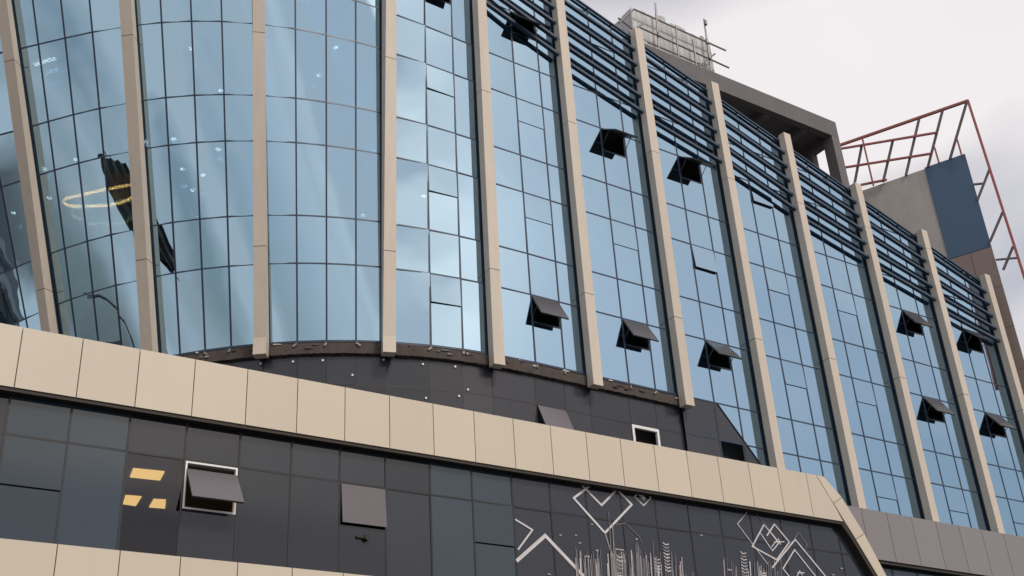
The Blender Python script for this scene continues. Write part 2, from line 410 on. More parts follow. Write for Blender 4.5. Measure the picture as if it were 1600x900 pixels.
rest = clip([(sx(13.91), -2.5), (c6[2], -2.5), (c6[2], -1.43), (sx(13.91), -1.43)], lambda p: -DIAG(p))
if len(rest) >= 3: pane(rest, M['glass'], lw)

# dark glass wall under the overhanging edge of bays -1..5
WHITE_BAY, TILT_BAY = 5, 4
for b in range(-1, 6):
    c_ = [fin_s(b), *MUL[b], fin_s(b+1)]
    fr = MB()
    for s in [*MUL[b], fin_s(b+1)]: strip_v(fr, s, -4.0, -0.35, 0.04, 0.004, inset=0.12)
    for s0, s1 in zip(c_, c_[1:]): strip_h(fr, s0, s1, -1.43, 0.04, 0.003, inset=0.12)
    lw = fr.build('lower_wall_bay', M['pod_frame'], B)
    for za, zt in ((-4.0, -1.43), (-1.43, -0.35)):
        for k, (s0, s1) in enumerate(zip(c_, c_[1:])):
            if k == 1 and b in (WHITE_BAY, TILT_BAY) and zt == -1.43:
                pane([(s0, za), (s1, za), (s1, -2.5), (s0, -2.5)], M['dark'], lw, inset=0.12)
                t, n = TN((s0+s1)/2, -2)
                if b == WHITE_BAY:
                    mb = MB()
                    for q in ([(s0, -2.5), (s0+.09, -2.5), (s0+.09, -1.46), (s0, -1.46)], [(s1-.09, -2.5), (s1, -2.5), (s1, -1.46), (s1-.09, -1.46)],
                              [(s0+.09, -1.56), (s1-.09, -1.56), (s1-.09, -1.46), (s0+.09, -1.46)]):
                        mb.prism([S(a, z)-n*0.085 for a, z in q], -n*0.1)
                    mb.build('window_frame', M['white'], lw)
                else:
                    a = R(24); d = Vector((0, 0, -math.cos(a)))+n*math.sin(a); p0, p1 = S(s0+.03, -1.46)-n*.09, S(s1-.03, -1.46)-n*.09
                    mb = MB(); mb.prism([p0+d*1.0, p1+d*1.0, p1, p0], (n*-math.cos(a)-Vector((0, 0, math.sin(a))))*0.05, 0, 1, 1)
                    mb.build('sash', [M['dark_mauve'], M['sash_in']], lw)
            else:
                pane([(s0, za), (s1, za), (s1, zt), (s0, zt)], M['dark_matt'], lw, inset=0.12, jit=0.002)
# small white fixings on that wall
bolt_spots = [(406, 566), (457, 563), (504, 561), (551, 584), (662, 567), (713, 571), (733, 607), (667, 620), (719, 617), (600, 560)]
for px, py in bolt_spots:
    s_, z_ = on_facade(px, py); t, n = TN(s_, z_); p = S(s_, z_)-n*0.12
    MB().tube(p, p+n*0.04, 0.035, 8).build('glass_fixing', M['white'], B)

# rough unfinished edge below the glass of bays -1..5
mb = MB(); ss = [FIN[0]+(fin_s(6)+.1-FIN[0])*i/260 for i in range(261)]
prof = []
for s in ss:
    t, n = TN(s, 0); p = S(s, 0); j = lambda a: random.uniform(-a, a)
    prof.append([p+n*0.03+Vector((0, 0, -.03)), p+n*(0.03+j(.002))+Vector((0, 0, -.20+j(.03))), p+n*(0.015+j(.004))+Vector((0, 0, -.43+j(.012))),
                 p-n*0.25+Vector((0, 0, -.42+j(.05))), p-n*0.3+Vector((0, 0, -.03))])
k = len(mb.v)
for pr in prof: mb.v += pr
for i in range(len(prof)-1):
    for q in range(5):
        r_ = (q+1) % 5; mb.f.append([k+i*5+q, k+i*5+r_, k+i*5+5+r_, k+i*5+5+q]); mb.mi.append(0)
edge = mb.build('unfinished_slab_edge', M['rough'], B)
for i in range(46):
    s_ = random.uniform(FIN[1], fin_s(6)-.2); t, n = TN(s_, 0); p = S(s_, -random.uniform(.06, .3))+n*.03; L0 = random.uniform(.06, .32); h = random.uniform(.03, .09)
    MB().hexa([p-n*.02-t*L0/2, p+n*random.uniform(.02, .05)-t*L0*.4, p+n*random.uniform(.01, .05)+t*L0*.5, p-n*.02+t*L0/2],
              [p-n*.02-t*L0*.4+Vector((0, 0, h)), p+n*.02-t*L0*.3+Vector((0, 0, h)), p+n*.02+t*L0*.3+Vector((0, 0, h*.7)), p-n*.02+t*L0*.4+Vector((0, 0, h))]).build('mortar_lump', M[random.choice(['rough', 'concrete_dark', 'rough', 'concrete'])], edge)
for b in range(-1, 6):                                                     # steel angle along the glass foot and loose brackets
    mb = MB(); c_ = [fin_s(b), *MUL[b], fin_s(b+1)]
    for s0, s1 in zip(c_, c_[1:]): strip_h(mb, s0, s1, -0.035, 0.07, 0.05, 0.05)
    mb.build('sill_angle', M['frame'], B)
    for s in MUL[b]:
        t, n = TN(s, 0); p = S(s, -.1)
        MB().bar(p+n*.05, p+n*.05+t*random.uniform(-.15, .15)+Vector((0, 0, -.1)), 0.06).build('bracket', M['zinc'], B)

# fins with cladding panels
JZ = (2.87, 10.12)
for i, s in enumerate(FIN):
    b = i-1
    zt = ztop(s)+0.32 if s > -1 else 19.3
    zb = -0.55 if b <= 6 else -3.6
    if b == 7: zb = -3.9
    D, W = 0.43, 0.40
    def sec(z, g=0.0, k=0.0):
        p = S(s, z); t, n = TN(s, z)
        return [p-t*(W/2-g)+n*(D-g), p+t*(W/2-g)+n*(D-g), p+t*(W/2-g)+n*(.016+k), p-t*(W/2-g)+n*(.016+k)]
    def steps(lo, hi):
        k = max(1, int((hi-lo)/1.2)) if s < 0 else 1
        zs = sorted({round(lo+(hi-lo)*i/k, 4) for i in range(k+1)} | ({0.0} if lo < 0 < hi else set()))
        return zip(zs, zs[1:])
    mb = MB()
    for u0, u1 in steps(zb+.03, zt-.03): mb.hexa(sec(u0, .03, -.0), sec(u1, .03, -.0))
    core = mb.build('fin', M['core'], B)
    cuts = [zb, *[z for z in JZ if zb < z < zt], zt]
    for za, zc in zip(cuts, cuts[1:]):
        a = 0.012
        mb = MB(); lo = za+(a if za != zb else 0); hi = zc-(a if zc != zt else 0)
        for u0, u1 in steps(lo, hi): mb.hexa(sec(u0, 0, .085), sec(u1, 0, .085))
        o = mb.build('cladding_panel', M['fin'], core)

# ------------------------------------------------------------------ sloping louvre screens along the roof line
LOW = {4: ((5.04, 14.53), (8.05, 13.42)), 5: ((8.99, 13.04), (12.14, 12.08)), 6: ((12.85, 11.77), (16.27, 10.97)), 7: ((16.9, 10.96), (20.01, 9.9)),
       8: ((20.72, 9.48), (24.24, 8.63)), 9: ((24.99, 8.24), (28.39, 7.50)), 10: ((29.07, 6.98), (32.47, 6.33))}
for b in range(4, 11):
    xa, xb = fin_s(b)+4.65+.2, fin_s(b+1)+4.65-.2
    (x0, z0), (x1, z1) = LOW[b]; sl_ = (z1-z0)/(x1-x0)
    za, zb2 = z0+sl_*(xa-x0), z0+sl_*(xb-x0)
    ra, rb = ztop(sx(xa))-.02, ztop(sx(xb))-.02
    rail = MB().bar((xa, -.08, ra), (xb, -.08, rb), 0.10, 0.06, up=(0, 0, 1)).build('louvre_screen', M['louvre'], B)
    for j in range(1, 6):
        q = j/5
        pa = Vector((xa, -.22, ra+(za-ra)*q)); pb = Vector((xb, -.22, rb+(zb2-rb)*q))
        MB().bar(pa, pb, 0.15, 0.11).build('louvre', M['louvre'], rail)
# parapet coping over the curve
mb = MB(); c_ = [FIN[0]+(fin_s(4)-FIN[0])*i/30 for i in range(31)]
for s0, s1 in zip(c_, c_[1:]): strip_h(mb, s0, s1, 19.05, 0.1, 0.08, 0.2)
mb.build('parapet_coping', M['louvre'], B)

# ------------------------------------------------------------------ rooms behind the glass
def ribbon(z0, z1, a0, a1, s0=-19.6, s1=27.97, n=48):
    """solid band between two distances behind the glass; z may depend on s"""
    mb = MB(); f = lambda z, s: z(s) if callable(z) else z
    prev = None
    for i in range(n+1):
        s = s0+(s1-s0)*i/n; za, zb = f(z0, s), f(z1, s); t, nn = TN(s, za); pa = S(s, za); pb = S(s, zb); t2, n2 = TN(s, zb)
        q = [pa-nn*a0, pa-nn*a1, pb-n2*a1, pb-n2*a0]
        if prev: mb.hexa(prev, q)
        prev = q
    return mb
for za, zb in ((-2.0, -1.0), (2.92, 3.95), (7.02, 8.05), (11.15, 12.2)):
    s1 = min(27.9, (16.6-zb)/0.32+5.05-0.6)
    ribbon(za, zb, 0.12 if za > 0 else 0.9, 5.6, s1=s1).build('floor_slab', M['interior'], B)
ribbon(-4.0, lambda s: ztop(s)-.1, 5.6, 5.8).build('inner_wall', M['interior'], B)
ribbon(lambda s: ztop(s)-.4, lambda s: ztop(s)-.12, 0.1, 5.8).build('roof_deck', M['concrete_dark'], B)
mb = MB(); mb.box(32.66, 32.9, 0.03, 6, -ZO, 9.0); mb.build('end_wall', M['concrete_dark'], B)
ribbon(-ZO, -4.0, 0.35, 0.6).build('lower_wall', M['dark'], B)

# ceiling lights seen through the glass
CEIL = {0: -2.0, 1: 2.62, 3: 6.72, 5: 10.85}
for px, py, zc in ((345, 142, 11.15), (299, 77, 11.15), (498, 118, 11.15), (525, 75, 11.15), (271, 218, 7.02), (227, 222, 7.02), (341, 234, 7.02), (285, 265, 7.02),
                   (317, 274, 7.02), (301, 298, 7.02), (119, 250, 7.02), (69, 265, 7.02), (77, 310, 7.02), (21, 333, 7.02), (662, 307, 7.02), (567, 337, 7.02)):
    p = at(px, py, 2, zc-.03)
    MB().tube(p, p+Vector((0, 0, .03)), 0.085, 10).build('ceiling_downlight', M['lamp'], B)
pts = [at(px, py, 2, 6.7) for px, py in ((204, 289), (163, 296), (130, 304), (104, 310), (99, 315), (103, 320), (112, 322), (140, 322), (170, 321), (190, 316), (206, 309))]
mb = MB()
for p, q in zip(pts, pts[1:]): mb.tube(p, q, 0.05, 8)
mb.build('looped_strip_light', M['neon'], B)
p, q = at(54, 101, 2, 11.1), at(86, 91, 2, 11.1)
MB().bar(p, q, 0.12, 0.05).build('ceiling_tube_light', M['lamp'], B)

# ------------------------------------------------------------------ podium
def py_(x): return -3.0-0.013*x
PX = [-14.06, -12.74, -11.42, -10.10, -8.77, -7.45, -6.11, -4.78, -3.45, -2.14, -0.86, 0.45, 1.73, 3.01, 4.27, 5.52, 6.77, 8.04, 9.31, 10.57, 11.85, 13.13, 14.40]
ZT, ZB = -3.63, -5.10
PD = Vector((0.013, 1, 0)).normalized()                                    # into the podium
def pp(x, z, o=0.0): return Vector((x, py_(x)+o, z))
fb = MB()
fb.prism([pp(-14.06, ZB+.02, .05), pp(15.2, ZB+.02, .05), pp(14.9, ZT-.06, .05), pp(-14.06, ZT-.06, .05)], (0, .25, 0))
fasc = fb.build('podium_fascia', M['joint'], B)
for x0, x1 in zip(PX, PX[1:]+[None]):
    a = 0.011
    if x1 is not None:
        MB().prism([pp(x0+a, ZB), pp(x1-a, ZB), pp(x1-a, ZT), pp(x0+a, ZT)], (0, .08, 0)).build('fascia_panel', M['fascia'], fasc)
    else:
        MB().prism([pp(x0+a, ZB), pp(15.74, ZB), pp(15.43, -4.52), pp(14.86, ZT), pp(x0+a, ZT)], (0, .08, 0)).build('fascia_panel', M['fascia'], fasc)
# sloping end jamb
cut = [((14.89, ZT), (15.22, ZT)), ((15.46, -4.52), (15.90, -4.26)), ((16.19, -5.64), (16.64, -5.41)), ((17.03, -7.0), (17.45, -7.02)), ((18.0, -8.6), (18.45, -8.33)), ((18.9, -10.1), (19.35, -9.85))]
for k, ((a, b_), (c1, d1)) in enumerate(zip(cut, cut[1:])):
    e = 0.010; v = lambda p: Vector((p[0], 0, p[1]))
    A, Bp, C1, D1 = v(a), v(b_), v(c1), v(d1); u = (C1-A).normalized()
    A2, B2 = (A+u*e, Bp+u*e) if k else (A, Bp)
    C2, D2 = C1-u*e, D1-u*e
    poly = [C2, D2, B2, A2] if k else [C2, D2, Vector((15.34, 0, ZT-.12)), B2, A2]
    MB().prism([pp(p.x, p.z, -.004) for p in poly], (0, .45, 0)).build('jamb_panel', M['fascia'], fasc)
# dark trim under the fascia and along the jamb
GY = 0.26
tr = MB(); tr.prism([pp(-14.06, ZB-.09, .03), pp(15.78, ZB-.09, .03), pp(15.72, ZB, .03), pp(-14.06, ZB, .03)], (0, GY+.1, 0))
for (a, _), (c1, _) in zip(cut[1:], cut[2:]):
    if c1[1] > -5.2: continue
    a0 = (15.80, ZB-.05) if a[1] > ZB else a
    tr.prism([pp(c1[0]-.16, c1[1], .03), pp(c1[0]+.01, c1[1], .03), pp(a0[0]+.01, a0[1], .03), pp(a0[0]-.16, a0[1], .03)], (0, GY+.1, 0))
tr.build('fascia_trim', M['soffit'], B)
MB().prism([pp(-14.06, ZT-.07, .08), pp(15.1, ZT-.07, .08), Vector((15.1, 1.0, ZT-.07)), Vector((-6.5, 10.5, ZT-.07)), Vector((-14.06, 12, ZT-.07))][::1], (0, 0, -.12)).build('podium_roof', M['concrete_dark'], B)

# podium glass band
GZ = [-8.45, -6.10, -5.12]
END = lambda p: (p[0]-15.70) - (-5.12-p[1])*0.617                          # right of the sloping end
CX = PX + [15.68, 16.96, 18.24]
fr = MB()
for x in CX[1:]:
    zt = min(-5.12, -5.12-(x-15.70)/0.617) if x > 15.7 else -5.12
    if zt > -8.4: fr.prism([pp(x-.025, -8.45, GY-.012), pp(x+.025, -8.45, GY-.012), pp(x+.025, zt, GY-.012), pp(x-.025, zt, GY-.012)], (0, .1, 0))
for x0, x1 in zip(CX, CX[1:]):
    q = clip([(x0+.03, -6.125), (x1-.03, -6.125), (x1-.03, -6.075), (x0+.03, -6.075)], END)
    if len(q) > 2: fr.prism([pp(a, z, GY-.010) for a, z in q], (0, .1, 0))
pg = fr.build('podium_glazing', M['pod_frame'], B)
kinds = {3: 'dark_blue', 4: 'dark_blue', 5: 'dark', 11: 'dark_blue', 12: 'dark_blue'}
clear = mirror_glass('clear_tinted_glass', (0.075, 0.075, 0.085), 0.45, 0.02, body=(0.62, 0.60, 0.56))
def ppane(q, mm, name='pane', o=0.0):
    if len(q) < 3 or area(q) < .02: return
    ja, jb = random.uniform(-.003, .003), random.uniform(-.003, .003); xm, zm = q[0]
    MB().prism([pp(a, z, GY+o+ja*(a-xm)+jb*(z-zm)) for a, z in q], (0, .02, 0)).build(name, mm, pg)
for k, (x0, x1) in enumerate(zip(CX, CX[1:])):
    base = M['mural_bg'] if k >= 13 else M[kinds.get(k, 'dark')]
    ppane(clip([(x0, -6.10), (x1, -6.10), (x1, -5.12), (x0, -5.12)], END), base)
    if k == 5:
        ppane([(x0, -8.45), (x1, -8.45), (x1, -6.10), (x0, -6.10)], clear)
    elif k == 6:                                                           # open white-framed window
        ppane([(x0, -8.45), (x1, -8.45), (x1, -7.28), (x0, -7.28)], base)
        mb = MB()
        for q in ([(x0+.03, -7.28), (x0+.075, -7.28), (x0+.075, -6.13), (x0+.03, -6.13)], [(x1-.075, -7.28), (x1-.03, -7.28), (x1-.03, -6.13), (x1-.075, -6.13)],
                  [(x0+.075, -6.175), (x1-.075, -6.175), (x1-.075, -6.13), (x0+.075, -6.13)], [(x0+.075, -7.28), (x1-.075, -7.28), (x1-.075, -7.235), (x0+.075, -7.235)]):
            mb.prism([pp(a, z, GY-.02) for a, z in q], (0, .1, 0))
        mb.build('window_frame', M['white'], pg)
        a = R(33); d = Vector((0, -math.sin(a), -math.cos(a))); p0, p1 = pp(x0+.06, -6.32, GY-.03), pp(x1-.04, -6.32, GY-.03)
        MB().prism([p0+d*.98, p1+d*.98, p1, p0], Vector((0, math.cos(a), -math.sin(a)))*0.05, 0, 1, 1).build('sash', [M['dark_mauve'], M['sash_in']], pg)
    elif k == 9:                                                           # paler leaf, just ajar
        ppane([(x0, -8.45), (x1, -8.45), (x1, -7.2), (x0, -7.2)], base)
        a = R(5); d = Vector((0, -math.sin(a), -math.cos(a))); p0, p1 = pp(x0+.04, -6.14, GY-.02), pp(x1-.02, -6.14, GY-.02)
        MB().prism([p0+d*1.02, p1+d*1.02, p1, p0], Vector((0, math.cos(a), -math.sin(a)))*0.04, 0, 1, 1).build('sash', [M['dark_mauve'], M['sash_in']], pg)
        MB().bar(pp(x0+.45, -7.47, GY-.05), pp(x0+.75, -7.47, GY-.05), .05).tube(pp(x0+.72, -7.47, GY), pp(x0+.72, -7.47, GY-.12), .08).build('window_handle', M['soffit'], pg)
    elif k in (3, 12):
        ppane([(x0, -8.45), (x1, -8.45), (x1, -7.25), (x0, -7.25)], base); ppane([(x0, -7.21), (x1, -7.21), (x1, -6.10), (x0, -6.10)], base, 'sash', -.006)
    else:
        ppane(clip([(x0, -8.45), (x1, -8.45), (x1, -6.10), (x0, -6.10)], END), base)
# room behind the clear pane and the open window
mb = MB(); xa, xb = -7.6, -3.3
mb.box(xa, xb, 2.4, 2.5, -8.6, -5.0); mb.box(xa, xa+.1, -2.6, 2.4, -8.6, -5.0); mb.box(xb-.1, xb, -2.6, 2.4, -8.6, -5.0); mb.box(xa+.1, xb-.1, -2.6, 2.4, -6.2, -6.0)
mb.build('podium_room', M['interior'], B)
for quad in (((208, 733), (257, 738), (250, 751), (203, 746)), ((196, 775), (221, 777), (212, 791), (192, 788)), ((240, 781), (259, 782), (258, 795), (233, 793))):
    q = [at(x, y, 2, -6.23) for x, y in quad]
    MB().prism(q, (0, 0, .03)).build('ceiling_light_panel', M['warm'], B)

# lower fascia band and the rest of the podium down to the street
fb = MB(); fb.prism([pp(-14.06, -9.9, .05), pp(18.6, -9.9, .05), pp(17.8, -8.52, .05), pp(-14.06, -8.52, .05)], (0, .25, 0))
lf = fb.build('lower_fascia', M['joint'], B)
for x0, x1 in zip(CX, CX[1:]):
    a = 0.011; q = clip([(x0+a, -9.95), (x1-a, -9.95), (x1-a, -8.47), (x0+a, -8.47)], END)
    if len(q) > 2: MB().prism([pp(x, z) for x, z in q], (0, .08, 0)).build('fascia_panel', M['fascia'], lf)
mb = MB(); mb.prism([pp(-14.06, -ZO, .5), pp(19, -ZO, .5), pp(19, -9.9, .5), pp(-14.06, -9.9, .5)], (0, .3, 0)); mb.build('street_front', M['dark'], B)
mb = MB(); mb.prism([Vector((-14.2, -2.6, -ZO)), Vector((-14.2, -2.6, ZT)), Vector((-14.2, 12, ZT)), Vector((-14.2, 12, -ZO))], (.14, 0, 0)); mb.build('podium_side', M['fascia'], B)

# printed mural film on the glass
def P7(x, y): return (760+x/2.6667, 740+y/2.6667)
def P8(x, y): return (800+x/3.75, 600+y/3.75)
def PC(x, y): return (1120+x/3.3333, 640+y/3.3333)
def PD_(x, y): return (780+x/2.5, 540+y/2.5)
LAYER = [0]
def onpod(px, py, o=GY-.012):
    a = at(px, py, 1, -2.8)
    for _ in range(6): a = at(px, py, 1, py_(a.x)+o)
    return a
def stroke(pts, wpx, mm='print_', name='mural_outline'):
    LAYER[0] += 1; o = GY-.013-0.0004*(LAYER[0] % 40)
    q = [onpod(*p, o=o) for p in pts]; wd = wpx/42.0; mb = MB()
    for i, (a, b_) in enumerate(zip(q, q[1:])):
        d = (b_-a).normalized(); nn = Vector((-d.z, 0, d.x))*wd/2; a2, b2 = a-d*wd*.45, b_+d*wd*.45; e = Vector((0, -.0001*(i % 3), 0))
        pl = [a2-nn+e, b2-nn+e, b2+nn+e, a2+nn+e]
        mb.prism(pl, (0, .002, 0))
    mb.build(name, M[mm], pg)
stroke([P8(405, 588), P8(525, 710), P8(612, 622)], 2.6)
stroke([P8(455, 598), P8(362, 668), P8(545, 872), P8(702, 706), P8(622, 625)], 2.6)
stroke([P8(738, 642), P8(718, 660), P8(772, 712), P8(815, 666), P8(800, 650)], 1.6, 'print_')
stroke([P8(752, 648), P8(772, 668)], 4.5, 'print_')
stroke([P8(610, 822), P8(665, 815), P8(745, 895), P8(760, 930)], 1.2, 'print_grey')
stroke([P8(545, 872), P8(585, 1000)], 1.6, 'print_pink')
stroke([PD_(65, 680), PD_(130, 720), PD_(75, 795)], 2.0)
stroke([PD_(72, 838), PD_(180, 742), PD_(330, 900), PD_(400, 975)], 4.2)
stroke([PC(162, 530), PC(108, 595), PC(268, 808)], 1.0)
stroke([PC(200, 535), PC(300, 655)], 1.0, 'print_grey')
stroke([PC(245, 600), PC(185, 712), PC(312, 782), PC(378, 690), PC(300, 597), PC(262, 655)], 2.0)
stroke([PC(225, 640), PC(290, 735), PC(325, 692), PC(250, 605)], 1.6)
stroke([PC(262, 618), PC(312, 682), PC(285, 715)], 1.2)
stroke([PC(290, 822), PC(408, 676), PC(560, 860), PC(585, 895)], 2.2)
stroke([PC(385, 878), PC(345, 828), PC(405, 730), PC(515, 868), PC(540, 900)], 1.8)
stroke([PC(400, 682), PC(425, 640), PC(470, 700), PC(462, 725)], 1.0, 'print_grey')
stroke([PC(418, 866), PC(432, 840), PC(445, 862)], 1.2); stroke([PC(420, 850), PC(455, 850)], 1.2)
stroke([PC(300, 690), PC(350, 688)], 1.2); stroke([PC(320, 672), PC(332, 702)], 1.2)
# skyline: towers as upright bars of varied width, and two coiled towers
rnd = random.Random(3)
for x, y0, wd, mm in ((901, 852, 3, 'print_grey'), (907, 862, 2, 'print_pink'), (916, 880, 5, 'print_grey'), (932, 866, 5, 'print_grey'), (932.5, 873, 3, 'print_pink'), (951, 800, 1.5, 'print_grey'), (957, 818, 1.4, 'print_pink'),
                      (962, 862, 16, 'print_grey'), (957, 865, 2.5, 'print_'), (975, 866, 2, 'print_pink'), (986, 880, 3, 'print_grey'), (996, 846, 6, 'print_grey'), (998, 850, 3, 'print_pink'), (1005, 868, 5, 'print_grey'),
                      (1013, 878, 3, 'print_pink'), (1020, 846, 1.3, 'print_grey'), (1026, 868, 6, 'print_grey'), (1029, 880, 3, 'print_'), (1050, 884, 5, 'print_grey'), (1062, 880, 3, 'print_grey'), (1070, 890, 5, 'print_grey'),
                      (1083, 892, 3, 'print_grey'), (1131, 872, 2, 'print_grey'), (1143, 878, 2.5, 'print_grey'), (1150, 886, 3, 'print_grey'), (1188, 878, 4, 'print_grey'), (1195, 888, 5, 'print_pink'), (1204, 884, 2, 'print_grey'), (1215, 892, 4, 'print_grey')):
    if wd < 3:
        stroke([(x, y0), (x+(930-y0)*.06, 930)], wd*.7, mm, 'mural_tower')
    else:
        for q in range(int(wd/1.6)+1):
            dx = -wd/2+q*1.6; yy = y0+rnd.uniform(0, 10)
            stroke([(x+dx, yy), (x+dx+(930-yy)*.06, 930)], rnd.uniform(.5, 1.1), mm if rnd.random() < .6 else rnd.choice(['print_grey', 'print_pink']), 'mural_tower')
for xa_, xb_, n_ in ((897, 945, 16), (948, 1010, 34), (1010, 1070, 18), (1128, 1222, 22)):
    for _ in range(n_):
        x = rnd.uniform(xa_, xb_); yy = 858+abs(rnd.gauss(0, 1))*16+(x-950)*.04
        stroke([(x, yy), (x+(925-yy)*.06, 925)], rnd.choice([.5, .7, 1.0, 1.6]), rnd.choice(['print_grey', 'print_grey', 'print_pink', 'print_']), 'mural_tower')
for x0, y0, n, dy in ((1036, 848, 9, 5.2), (1157, 862, 8, 5.0), (1022, 872, 5, 5), (964, 868, 4, 6), (962, 893, 3, 4), (1188, 893, 3, 4)):
    for i in range(n):
        x = x0+i*.45; y = y0+i*dy
        stroke([(x, y), (x+4, y+3.2), (x+8.5, y+2.2)], 1.2, 'print_' if rnd.random() < .4 else 'print_pink', 'mural_tower')
for x, y, ww in ((918, 869, 6), (968, 858, 12), (1140, 890, 5), (906, 848, 3), (933, 860, 3), (995, 842, 2.5), (1315, 888, 3), (1302, 898, 3), (858, 897, 3), (900, 836, 2), (925, 819, 2), (876, 836, 2), (1096, 836, 3)):
    stroke([(x-ww/2, y), (x+ww/2, y+ww*.12)], 1.5, 'print_pink', 'mural_light')

# ------------------------------------------------------------------ grey panel band and glass under the flat facade, right of the podium
gb = MB(); gb.box(13.2, 33.1, -.50, -.02, -5.16, -3.36)
gband = gb.build('grey_spandrel_band', M['joint'], B)
xs = [13.0+1.392*k for k in range(15)]
for x0, x1 in zip(xs, xs[1:]):
    MB().prism([(x0+.011, -.6, -5.2), (x1-.011, -.6, -5.2), (x1-.011, -.6, -3.32), (x0+.011, -.6, -3.32)], (0, .1, 0)).build('spandrel_panel', M['grey'], gband)
MB().box(13.2, 33.1, -.55, -.25, -5.32, -5.21).build('band_trim', M['soffit'], B)
fr = MB()
for x0 in xs: fr.box(x0-.02, x0+.02, -.33, -.24, -9, -5.325)
lg = fr.build('lower_glazing', M['pod_frame'], B)
for x0, x1 in zip(xs, xs[1:]):
    MB().prism([(x0+.02, -.31+random.uniform(-.003, .003), -9), (x1-.02, -.31, -9), (x1-.02, -.31, -5.325), (x0+.02, -.31, -5.325)], (0, .02, 0)).build('pane', M['dark_blue'], lg)

# ------------------------------------------------------------------ raw concrete frame on the roof
PY = 2.0
RF = empty('rooftop_frame', (20, PY, 13), B)
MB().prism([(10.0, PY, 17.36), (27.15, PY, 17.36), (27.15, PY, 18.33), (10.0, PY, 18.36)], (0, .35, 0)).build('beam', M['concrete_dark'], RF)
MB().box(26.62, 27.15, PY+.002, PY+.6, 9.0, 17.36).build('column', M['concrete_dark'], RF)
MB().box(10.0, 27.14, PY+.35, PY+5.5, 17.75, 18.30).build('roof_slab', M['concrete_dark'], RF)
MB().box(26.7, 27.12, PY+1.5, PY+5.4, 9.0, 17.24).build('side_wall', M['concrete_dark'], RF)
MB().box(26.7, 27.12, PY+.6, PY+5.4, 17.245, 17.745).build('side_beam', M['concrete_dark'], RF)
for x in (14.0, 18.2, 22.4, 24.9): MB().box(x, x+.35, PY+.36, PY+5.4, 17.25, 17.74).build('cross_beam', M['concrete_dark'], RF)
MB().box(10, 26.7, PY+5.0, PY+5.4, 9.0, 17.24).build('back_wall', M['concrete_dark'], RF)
MB().box(25.3, 25.55, PY+2.4, PY+2.7, 9.0, 17.2).build('inner_column', M['concrete'], RF)

# corrugated hoarding and scaffolding above it
HY = 3.3; zb0 = 18.31
hs = [at(985, 12, 1, HY), at(1108, 62, 1, HY)]
Hd = empty('sheet_hoarding', ((hs[0].x+hs[1].x)/2, HY, zb0))
tag(Hd, 'weathered pale grey upright sheet panels standing on the roof behind the scaffold poles', 'hoarding')
n = 16; xa, xb = hs[0].x, hs[1].x
for i in range(n):
    x0 = xa+(xb-xa)*i/n; x1 = xa+(xb-xa)*(i+1)/n; zt = 21.78+random.uniform(-.12, .12) + (0.18 if i in (5, 6) else 0)
    MB().prism([(x0+.008, HY+random.uniform(-.03, .03), zb0), (x1-.008, HY, zb0), (x1-.008, HY, zt), (x0+.008, HY, zt+random.uniform(-.05, .05))], (0, .03, 0)).build('sheet_panel', M['sheet'], Hd)
for i in range(5):
    y0 = HY+.06+.62*i; MB().prism([(xa, y0+.6, zb0), (xa, y0, zb0), (xa, y0, 21.7-.05*i), (xa, y0+.6, 21.7-.05*i)], (.03, 0, 0)).build('sheet_panel', M['sheet'], Hd)
for z in (19.2, 20.4, 21.5): MB().box(xa, xb, HY+.035, HY+.09, z, z+.08).build('girt', M['zinc'], Hd)
SY = 3.0
Sc = empty('scaffolding', (18, SY, 18.31))
tag(Sc, 'grey tube scaffold poles sticking up in front of the roof hoarding', 'scaffolding')
for a, b_ in (((1024, 5), (1029.5, 78)), ((1100, 30), (1111, 112)), ((1083, 62), (1088, 104)), ((1056, 40), (1060, 92)),
              ((990, 14), (1134, 79)), ((1000, 43), (1139, 106)), ((1012, 66), (1098, 102)), ((1092, 103), (1117, 84)), ((967, 36), (991, 14)), ((983, 50), (1003, 38)), ((966, 28), (990, 47))):
    p, q = at(*a, 1, SY), at(*b_, 1, SY)
    MB().tube(p, q, 0.045, 8).build('pole', M['zinc'], Sc)
for px, py in ((1101, 37), (1107, 90), (1028, 55), (1103, 66)):
    p = at(px, py, 1, SY); MB().tube(p-Vector((0, .07, .12)), p+Vector((0, -.07, .14)), 0.075, 8).build('coupler', M['zinc'], Sc)

# ------------------------------------------------------------------ end wall with blue panel, brown cladding and red steel lattice
A0, C0 = at(1350, 297, 2, 17.0), at(1508, 242, 2, 17.0)
dv = Vector((C0.x-A0.x, C0.y-A0.y, 0)).normalized(); nv = Vector((dv.y, -dv.x, 0))
if nv.x > 0: nv = -nv
def onwall(px, py, o=0.0):
    d = fwd + rgt*((px-800)/F) + upv*((450-py)/F); P0 = A0+nv*o
    return CAM + d*((P0-CAM).dot(nv)/d.dot(nv))
def wv(u, z, o=0.0): return Vector((C0.x, C0.y, 0)) - dv*u + nv*o + Vector((0, 0, z))      # u = metres back from the front edge
W_ = empty('stair_tower', (C0.x+1, C0.y+2, -ZO))
tag(W_, 'bare concrete stair tower with blue panel and brown cladding at the far roof end', 'building')
ub = 2.06
def slab(u0, u1, z0, z1, o, th): return MB().hexa([wv(u0, z0, o), wv(u1, z0, o), wv(u1, z0, o-th), wv(u0, z0, o-th)], [wv(u0, z1, o), wv(u1, z1, o), wv(u1, z1, o-th), wv(u0, z1, o-th)])
slab(ub-.1, 7.6, -ZO, 17.0, 0, 0.8).build('wall', M['concrete'], W_)
slab(0.04, ub-.12, -ZO, 16.8, -.05, 0.12).build('core_wall', M['concrete_dark'], W_)
slab(0, ub, 11.62, 17.06, .03, .1).build('blue_panel', M['blue_panel'], W_)
